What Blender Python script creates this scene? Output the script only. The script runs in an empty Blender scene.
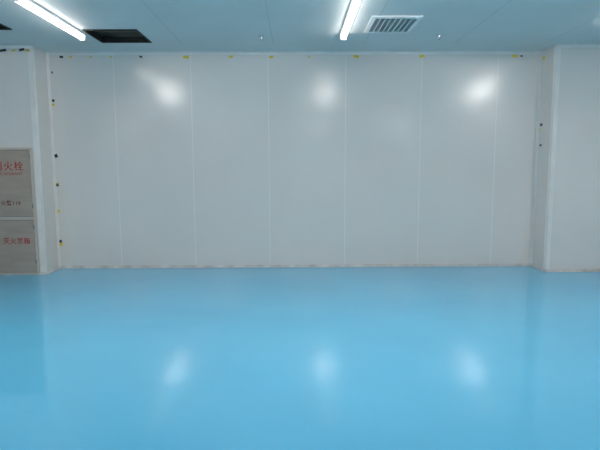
import bpy, bmesh, math, random
from mathutils import Vector
random.seed(4)
scene=bpy.context.scene
scene.view_settings.view_transform='Standard'
scene.view_settings.exposure=0.10

H=3.0; CZ=1.473; D=7.365; DF=6.955; XE=3.40
XL,XR,YB=-9.0,9.0,-8.0

# ---------------------------------------------------------------- materials
def new_mat(name,col,rough=.5,metal=0,emit=None,estr=0,spec=.5):
    m=bpy.data.materials.new(name); m.use_nodes=True
    b=m.node_tree.nodes['Principled BSDF']
    b.inputs['Base Color'].default_value=(*col,1)
    b.inputs['Roughness'].default_value=rough
    b.inputs['Metallic'].default_value=metal
    b.inputs['Specular IOR Level'].default_value=spec
    if emit:
        b.inputs['Emission Color'].default_value=(*emit,1)
        b.inputs['Emission Strength'].default_value=estr
    return m,b
def add_noise_col(m,b,c1,c2,scale,detail=4,stretch=(1,1,1)):
    nt=m.node_tree; tc=nt.nodes.new('ShaderNodeTexCoord'); mp=nt.nodes.new('ShaderNodeMapping')
    mp.inputs['Scale'].default_value=stretch
    n=nt.nodes.new('ShaderNodeTexNoise'); n.inputs['Scale'].default_value=scale; n.inputs['Detail'].default_value=detail
    r=nt.nodes.new('ShaderNodeValToRGB'); r.color_ramp.elements[0].position=.3; r.color_ramp.elements[1].position=.7
    r.color_ramp.elements[0].color=(*c1,1); r.color_ramp.elements[1].color=(*c2,1)
    nt.links.new(tc.outputs['Object'],mp.inputs[0]); nt.links.new(mp.outputs[0],n.inputs['Vector'])
    nt.links.new(n.outputs['Fac'],r.inputs[0]); nt.links.new(r.outputs[0],b.inputs['Base Color'])
def add_bump(m,b,scale,strength,dist=.01,stretch=(1,1,1),detail=2):
    nt=m.node_tree; tc=nt.nodes.new('ShaderNodeTexCoord'); mp=nt.nodes.new('ShaderNodeMapping')
    mp.inputs['Scale'].default_value=stretch
    n=nt.nodes.new('ShaderNodeTexNoise'); n.inputs['Scale'].default_value=scale; n.inputs['Detail'].default_value=detail
    bp=nt.nodes.new('ShaderNodeBump'); bp.inputs['Strength'].default_value=strength; bp.inputs['Distance'].default_value=dist
    nt.links.new(tc.outputs['Object'],mp.inputs[0]); nt.links.new(mp.outputs[0],n.inputs['Vector'])
    nt.links.new(n.outputs['Fac'],bp.inputs['Height']); nt.links.new(bp.outputs[0],b.inputs['Normal'])

M_wall,b=new_mat('panel_white',(.72,.71,.69),.21,spec=.85)
add_noise_col(M_wall,b,(.735,.70,.66),(.765,.73,.69),1.3); add_bump(M_wall,b,1.6,.10,.01,(1,1,.6),2)
M_seam,b=new_mat('panel_seam',(.82,.79,.76),.3)
M_trim,b=new_mat('white_aluminium_trim',(.74,.74,.72),.3); add_noise_col(M_trim,b,(.74,.71,.68),(.82,.79,.76),5)
M_base,b=new_mat('base_profile',(.4,.38,.34),.4); add_noise_col(M_base,b,(.46,.44,.42),(.74,.72,.70),6,6,(1,1,1))
M_ceil,b=new_mat('ceiling_panel',(.76,.77,.77),.45); add_noise_col(M_ceil,b,(.65,.68,.66),(.69,.72,.70),2)
M_groove,b=new_mat('ceiling_joint',(.5,.52,.53),.6)
M_floor,b=new_mat('blue_epoxy',(.08,.47,.78),.03); add_noise_col(M_floor,b,(.088,.50,.79),(.104,.54,.83),.9,6)
b.inputs['IOR'].default_value=2.4
M_body,b=new_mat('lamp_body',(.85,.86,.87),.35)
M_tubeA,b=new_mat('lamp_tube_dim',(1,1,1),.4,emit=(1,.94,.89),estr=9)
M_tube,b=new_mat('lamp_tube',(1,1,1),.4,emit=(1,.94,.89),estr=142)
M_dark,b=new_mat('plenum_dark',(.02,.018,.015),.8); add_noise_col(M_dark,b,(.008,.007,.006),(.05,.04,.03),9)
M_duct,b=new_mat('galvanised_duct',(.22,.2,.17),.4,.7)
M_vent,b=new_mat('vent_white',(.85,.86,.84),.4)
M_yel,b=new_mat('tape_yellow',(.75,.55,.03),.5)
M_blk,b=new_mat('tape_black',(.015,.015,.015),.5)
M_cab,b=new_mat('cabinet_steel',(.42,.36,.32),.35,.25); add_noise_col(M_cab,b,(.42,.33,.27),(.49,.40,.33),2.5,5,(1,1,6))
M_cabf,b=new_mat('cabinet_frame',(.60,.52,.46),.3,.2)
M_cdark,b=new_mat('cabinet_gap',(.08,.07,.06),.6)
M_red,b=new_mat('red_lettering',(.42,.03,.02),.5)
M_brown,b=new_mat('brown_lettering',(.16,.05,.03),.5)
M_chrome,b=new_mat('chrome',(.6,.6,.6),.25,.9)

# ---------------------------------------------------------------- helpers
def box(bm,x0,x1,y0,y1,z0,z1,mi=0):
    vs=[bm.verts.new(p) for p in [(x0,y0,z0),(x1,y0,z0),(x1,y1,z0),(x0,y1,z0),(x0,y0,z1),(x1,y0,z1),(x1,y1,z1),(x0,y1,z1)]]
    for f in [(0,3,2,1),(4,5,6,7),(0,1,5,4),(1,2,6,5),(2,3,7,6),(3,0,4,7)]:
        fc=bm.faces.new([vs[i] for i in f]); fc.material_index=mi
def prism(bm,prof,axis,a0,a1,mi=0):
    """extrude 2D profile along axis ('x' prof=(y,z); 'z' prof=(x,y); 'y' prof=(x,z))"""
    def P(p,a): return {'x':(a,p[0],p[1]),'y':(p[0],a,p[1]),'z':(p[0],p[1],a)}[axis]
    A=[bm.verts.new(P(p,a0)) for p in prof]; B=[bm.verts.new(P(p,a1)) for p in prof]
    n=len(prof)
    fs=[bm.faces.new(A),bm.faces.new(B[::-1])]
    for i in range(n): fs.append(bm.faces.new([A[i],B[i],B[(i+1)%n],A[(i+1)%n]]))
    for f in fs: f.material_index=mi
def finish(bm,name,mats,parent=None,bevel=0,smooth=False):
    bmesh.ops.recalc_face_normals(bm,faces=bm.faces[:])
    me=bpy.data.meshes.new(name); bm.to_mesh(me); bm.free()
    for m in mats: me.materials.append(m)
    o=bpy.data.objects.new(name,me); scene.collection.objects.link(o)
    if parent: o.parent=parent
    if smooth:
        for p in me.polygons: p.use_smooth=True
    if bevel:
        md=o.modifiers.new('bevel','BEVEL'); md.width=bevel; md.segments=2; md.limit_method='ANGLE'
    return o
def B(): return bmesh.new()

# ---------------------------------------------------------------- shell
bm=B(); box(bm,XL,XR,YB,D+.3,-.1,0); finish(bm,'floor',[M_floor])

def wall_panels(name,x0,x1,seams,yf,thick):
    bm=B(); xs=[x0]+[s for s in seams if x0<s<x1]+[x1]
    g=.0015
    for i in range(len(xs)-1):
        a=xs[i]+(g if i else 0); c=xs[i+1]-(g if i<len(xs)-2 else 0)
        box(bm,a,c,yf,yf+thick,0,H,0)
    for s in xs[1:-1]:   # joint filler bead
        box(bm,s-.004,s+.004,yf-.0007,yf+.02,0,H,1)
    return finish(bm,name,[M_wall,M_seam])
wall_panels('wall_back',-XE,XE,[-2.50,-1.44,-.375,.695,1.745,2.80],D,.3)
wall_panels('wall_back_left',XL,-XE,[-7.8,-6.65,-5.5,-4.35],DF,D+.3-DF)
wall_panels('wall_back_right',XE,XR,[4.38,5.5,6.65,7.8],DF,D+.3-DF)
bm=B(); box(bm,XL-.1,XL,YB,D+.3,0,H); finish(bm,'wall_left',[M_wall])
bm=B(); box(bm,XR,XR+.1,YB,D+.3,0,H); finish(bm,'wall_right',[M_wall])
bm=B(); box(bm,XL,XR,YB-.1,YB,0,H); finish(bm,'wall_front',[M_wall])

# ceiling with two real openings
holes=[(-2.42,-1.80,6.14,6.76),(-3.85,-3.20,5.62,6.12)]
bm=B()
xs=sorted({XL,XR,*[h[0] for h in holes],*[h[1] for h in holes]})
ys=sorted({YB,D+.3,*[h[2] for h in holes],*[h[3] for h in holes]})
for i in range(len(xs)-1):
    for j in range(len(ys)-1):
        cx=(xs[i]+xs[i+1])/2; cy=(ys[j]+ys[j+1])/2
        if any(h[0]<cx<h[1] and h[2]<cy<h[3] for h in holes): continue
        box(bm,xs[i],xs[i+1],ys[j],ys[j+1],H,H+.05,0)
# joint strips running in depth
x=-8.4
while x<8.5:
    if not any(h[0]-.02<x<h[1]+.02 for h in holes):
        box(bm,x-.003,x+.003,YB,D-.5,H-.001,H+.01,1)
    x+=1.16
finish(bm,'ceiling',[M_ceil,M_groove])

def opening(h,name):
    root=bpy.data.objects.new(name,None); scene.collection.objects.link(root)
    x0,x1,y0,y1=h
    bm=B(); t=.01; zt=H+.5
    box(bm,x0-t,x0,y0-t,y1+t,H+.05,zt); box(bm,x1,x1+t,y0-t,y1+t,H+.05,zt)
    box(bm,x0,x1,y0-t,y0,H+.05,zt); box(bm,x0,x1,y1,y1+t,H+.05,zt)
    box(bm,x0-t,x1+t,y0-t,y1+t,zt,zt+.02)
    finish(bm,'plenum_box',[M_dark],root)
    bm=B()   # hanging ragged frame and slats inside
    box(bm,x0,x1,y0,y0+.02,H-.012,H+.06); box(bm,x0,x1,y1-.02,y1,H-.012,H+.06)
    box(bm,x0,x0+.02,y0+.02,y1-.02,H-.012,H+.06); box(bm,x1-.02,x1,y0+.02,y1-.02,H-.012,H+.06)
    finish(bm,'rim',[M_dark],root)
    bm=B()
    n=5
    for i in range(n):
        yy=y0+.08+(y1-y0-.16)*i/(n-1)
        box(bm,x0+.02,x1-.02,yy,yy+.012,H+.05,H+.10)
    box(bm,x0+.25,x0+.27,y0+.02,y1-.02,H+.12,H+.16)
    finish(bm,'grid_slats',[M_duct],root)
    return root
opening(holes[0],'ceiling_vent_opening'); opening(holes[1],'ceiling_vent_opening.001')

# ---------------------------------------------------------------- trims
def cove(bm,yw,x0,x1):   # top cove at back wall
    r=.035; prof=[(yw,H),(yw,H-r),(yw-.006,H-r),(yw-.014,H-.018),(yw-.022,H-.010),(yw-r,H-.004),(yw-r,H)]
    prism(bm,prof,'x',x0,x1)
bm=B(); cove(bm,D-.002,-XE+.03,XE-.03); finish(bm,'trim_1',[M_trim])
bm=B(); cove(bm,DF-.002,XL,-XE-.03); finish(bm,'trim_2',[M_trim])
bm=B(); cove(bm,DF-.002,XE+.03,XR); finish(bm,'trim_3',[M_trim])
# outer corner profiles
for k,(s,n) in enumerate(((-1,'trim_4'),(1,'trim_5'))):
    bm=B(); w=.055; t=.006; X=s*XE
    prof=[(X-s*t,D-.36),(X-s*t,DF+.01),(X-s*t*.3,DF-t*.8),(X+s*w,DF-t),(X+s*w,DF-.0005),(X-s*.0005,DF-.0005),(X-s*.0005,D-.36)]
    prism(bm,prof,'z',.0,H); finish(bm,n,[M_trim])
# inner corner profile
for s,n in ((-1,'trim_6'),(1,'trim_7')):
    bm=B(); r=.03; X=s*(XE-.001); Y=D-.003
    prof=[(X,Y),(X-s*r,Y),(X-s*r,Y-.004),(X-s*.012,Y-.010),(X-s*.004,Y-r),(X,Y-r)]
    prism(bm,prof,'z',0,H); finish(bm,n,[M_trim])
def base(name,axis,w,a0,a1,s=1):
    bm=B(); h=.035; d=.022
    if axis=='x':
        prof=[(w,0),(w-d,0),(w-d,.008),(w-.008,h*.5),(w-.005,h),(w,h)]
        prism(bm,prof,'x',a0,a1)
    else:
        A=[(w,0),(w-s*d,0),(w-s*d,.008),(w-s*.008,h*.5),(w-s*.005,h),(w,h)]
        prism(bm,A,'y',a0,a1)
    return finish(bm,name,[M_base])
base('baseboard_back','x',D-.002,-XE+.03,XE-.03)
base('baseboard_back_right','x',DF-.007,XE,XR)
base('baseboard_back_left','x',DF-.007,-3.47,-XE)
base('baseboard_side_left','y',-XE+.007,DF+.01,D-.03,-1)
base('baseboard_side_right','y',XE-.007,DF+.01,D-.03,1)

# ---------------------------------------------------------------- lamps
def lamp(x,y0,y1,mat):
    root=bpy.data.objects.new('ceiling_batten_light',None); scene.collection.objects.link(root)
    bm=B()
    prof=[(x-.04,H),(x-.045,H-.02),(x-.03,H-.03),(x+.03,H-.03),(x+.045,H-.02),(x+.04,H)]
    prism(bm,prof,'y',y0,y1)
    box(bm,x-.035,x+.035,y0-.012,y0+.02,H-.075,H); box(bm,x-.035,x+.035,y1-.02,y1+.012,H-.075,H)
    finish(bm,'housing',[M_body],root)
    bm=B(); pr=[(x+.030*math.cos(a),H-.053+.020*math.sin(a)) for a in [i*math.pi/5 for i in range(10)]]
    prism(bm,pr,'y',y0+.02,y1-.02)
    finish(bm,'tube',[mat],root)
for x,xn in ((-2.5,-2.60),(.57,.61),(3.5,3.80)):
    lamp(x,4.85 if x<3 else 4.6,6.35 if x<3 else 5.95,M_tubeA)
    lamp(xn,3.2,4.5,M_tube)
for x in (-5.57,-2.5,.57,3.5,6.6):
    lamp(x,-3.6,-2.3,M_tube)

# ---------------------------------------------------------------- supply diffuser
root=bpy.data.objects.new('ceiling_air_diffuser',None); scene.collection.objects.link(root)
x0,x1,y0,y1=.80,1.33,5.60,6.26
bm=B(); w=.045
prism(bm,[(x0,H),(x0,H-.012),(x0+w,H-.02),(x0+w,H)],'y',y0,y1); prism(bm,[(x1,H),(x1,H-.012),(x1-w,H-.02),(x1-w,H)],'y',y0,y1)
box(bm,x0+w,x1-w,y0,y0+w,H-.02,H); box(bm,x0+w,x1-w,y1-w,y1,H-.02,H)
finish(bm,'frame',[M_vent],root)
bm=B(); box(bm,x0+w,x1-w,y0+w,y1-w,H-.003,H-.0005); finish(bm,'backing',[M_groove],root)
bm=B(); n=12
for i in range(n):
    yy=y0+w+(y1-y0-2*w)*(i+.5)/n
    prism(bm,[(yy-.018,H-.018),(yy-.015,H-.020),(yy+.018,H-.006),(yy+.016,H-.004)],'x',x0+w,x1-w)
for i in range(1,8):
    xx=x0+w+(x1-x0-2*w)*i/8
    box(bm,xx-.004,xx+.004,y0+w,y1-w,H-.021,H-.004)
finish(bm,'louvre_grid',[M_vent],root)

# ---------------------------------------------------------------- sprinklers
def sprinkler(x,y):
    bm=B(); T=H-.001
    def ring(r,z): return [bm.verts.new((r*math.cos(a),r*math.sin(a),z)) for a in [i*math.pi/8 for i in range(16)]]
    rs=[ring(.035,0),ring(.033,-.006),ring(.014,-.010),ring(.011,-.03),ring(.006,-.034),ring(.006,-.05),ring(.018,-.052),ring(.018,-.055)]
    for a,c in zip(rs,rs[1:]):
        for i in range(16): bm.faces.new([a[i],a[(i+1)%16],c[(i+1)%16],c[i]])
    bm.faces.new(rs[0]); bm.faces.new(rs[-1])
    o=finish(bm,'fire_sprinkler',[M_chrome]); o.location=(x,y,T)
for p in ((-.41,6.47),(1.72,6.42)): sprinkler(*p)

# ---------------------------------------------------------------- tape scraps
bm=B()
def quad_wall(x,z,w,h,y,mi,ang=0):
    c,s=math.cos(ang),math.sin(ang); t=.003
    pts=[(-w/2,-h/2),(w/2,-h/2),(w/2*.8,h/2),(-w/2,h/2*.85)]
    prof=[(x+p[0]*c-p[1]*s, z+p[0]*s+p[1]*c) for p in pts]
    prism(bm,prof,'y',y-t-.001,y-.001,mi)
def zpix(py,d): return CZ+d*math.tan(math.atan((225-py)/520)-math.radians(6.69))
def xpix(px,z,d):
    th=math.radians(6.69); return (px-296)/520*(d*math.cos(th)-(z-CZ)*math.sin(th))
for px,py,mi,w,h in [(63,55,1,.05,.03),(72,56,0,.04,.025),(92,55,0,.03,.02),(112,55,0,.03,.02),(142,55,1,.04,.025),(187,57,0,.08,.035),
    (232,56,0,.06,.03),(272,57,0,.06,.03),(310,57,0,.03,.02),(357,56,0,.08,.035),(423,56,0,.07,.035),(516,54,0,.07,.035),(523,54,1,.03,.02)]:
    z=min(zpix(py,D),H-.06); quad_wall(xpix(px,z,D),z,w,h,D,mi,random.uniform(-.3,.3))
finish(bm,'warning_tape_scraps',[M_yel,M_blk]); bm=B()
for px,py,mi,w,h in [(54,72,1,.02,.03),(55,100,1,.035,.035),(55,104,0,.04,.03),(57,155,1,.045,.05),(57,184,1,.035,.04),(59,183,0,.03,.04),(60,210,0,.03,.05),(61,240,1,.035,.04),(62,243,0,.04,.05)]:
    z=zpix(py,D); quad_wall(max(xpix(px,z,D),-XE+.05+w/2-.02),z,w,h,D-.007,mi,random.uniform(-.4,.4))
finish(bm,'corner_tape_scraps',[M_yel,M_blk]); bm=B()
for px,py,mi,w,h in [(5,50,1,.10,.03),(16,50,0,.05,.02),(24,49,1,.07,.03),(30,50,0,.04,.03)]:
    z=min(zpix(py,DF),H-.05); quad_wall(xpix(px,z,DF),z,w,h,DF-.006,mi,random.uniform(-.3,.3))
finish(bm,'ceiling_edge_tape_scraps',[M_yel,M_blk]); bm=B()
def quad_side(y,z,w,h,x,mi):
    A=[(y-w/2,z-h/2),(y+w/2,z-h*.4),(y+w/2*.8,z+h/2),(y-w/2,z+h*.45)]
    prism(bm,A,'x',x-.004,x-.001,mi)
for y,z,w,h,mi in [(7.28,2.0,.07,.04,1),(7.3,1.94,.04,.03,0),(7.27,1.72,.06,.03,1),(7.3,2.9,.06,.05,0)]:
    quad_side(y,z,w,h,XE,mi)
finish(bm,'column_tape_scraps',[M_yel,M_blk])

# ---------------------------------------------------------------- fire hydrant cabinet
root=bpy.data.objects.new('fire_hydrant_cabinet',None); scene.collection.objects.link(root)
cx0,cx1=-4.17,-3.47; ytop=1.70; yf=DF-.03
bm=B(); w=.03
box(bm,cx0,cx0+w,yf,DF-.001,0,ytop); box(bm,cx1-w,cx1,yf,DF-.001,0,ytop)
for a,c in ((0,.03),(.745,.785),(ytop-w,ytop)): box(bm,cx0+w,cx1-w,yf,DF-.001,a,c)
finish(bm,'frame',[M_cabf],root,.003)
bm=B(); box(bm,cx0+w,cx1-w,DF-.012,DF-.002,.03,ytop-w); finish(bm,'recess',[M_cdark],root)
for n,a,c in (('upper_door',.790,ytop-w-.005),('lower_door',.035,.740)):
    bm=B(); box(bm,cx0+w+.005,cx1-w-.005,yf+.003,DF-.012,a,c); finish(bm,n,[M_cab],root,.003)
bm=B()
for z in (.15,.62,.9,1.55): box(bm,cx1-w-.008,cx1-w+.006,yf-.006,yf-.0005,z,z+.06)
finish(bm,'hinges',[M_chrome],root)
bm=B()
for z in (.40,1.2):
    box(bm,cx0+.05,cx0+.07,yf-.02,yf+.003,z,z+.10)
finish(bm,'handles',[M_chrome],root)
def text(s,x,z,size,mat,name,off=0,sp=1.08):
    cu=bpy.data.curves.new(name,'FONT'); cu.body=s; cu.size=size; cu.align_x='CENTER'; cu.align_y='CENTER'; cu.extrude=.001
    cu.space_character=sp; cu.offset=off
    cu.materials.append(mat)
    o=bpy.data.objects.new(name,cu); scene.collection.objects.link(o); o.parent=root
    o.location=(x,yf+.0015,z); o.rotation_euler=(math.pi/2,0,0)
text('消火栓',-3.79,1.45,.125,M_red,'lettering_hydrant',.001,1.15)
text('FIRE HYDRANT',-3.79,1.355,.050,M_red,'lettering_english')
text('火警119',-3.79,.965,.072,M_brown,'lettering_emergency',.001)
text('灭火器箱',-3.745,.455,.088,M_red,'lettering_extinguisher',.001)

# ---------------------------------------------------------------- camera
cam=bpy.data.cameras.new('camera'); co=bpy.data.objects.new('camera',cam); scene.collection.objects.link(co)
cam.sensor_width=36; cam.lens=36*520/600
from mathutils import Matrix
pitch=math.radians(6.69); yaw=-math.radians(.44); roll=math.radians(-.2)
R=Matrix.Rotation(yaw,4,'Z')@Matrix.Rotation(math.pi/2-pitch,4,'X')@Matrix.Rotation(roll,4,'Z')
co.matrix_world=Matrix.Translation((0,0,CZ))@R
scene.camera=co
w=bpy.data.worlds.new('world'); scene.world=w; w.use_nodes=True
w.node_tree.nodes['Background'].inputs[0].default_value=(.6,.7,.8,1); w.node_tree.nodes['Background'].inputs[1].default_value=.2
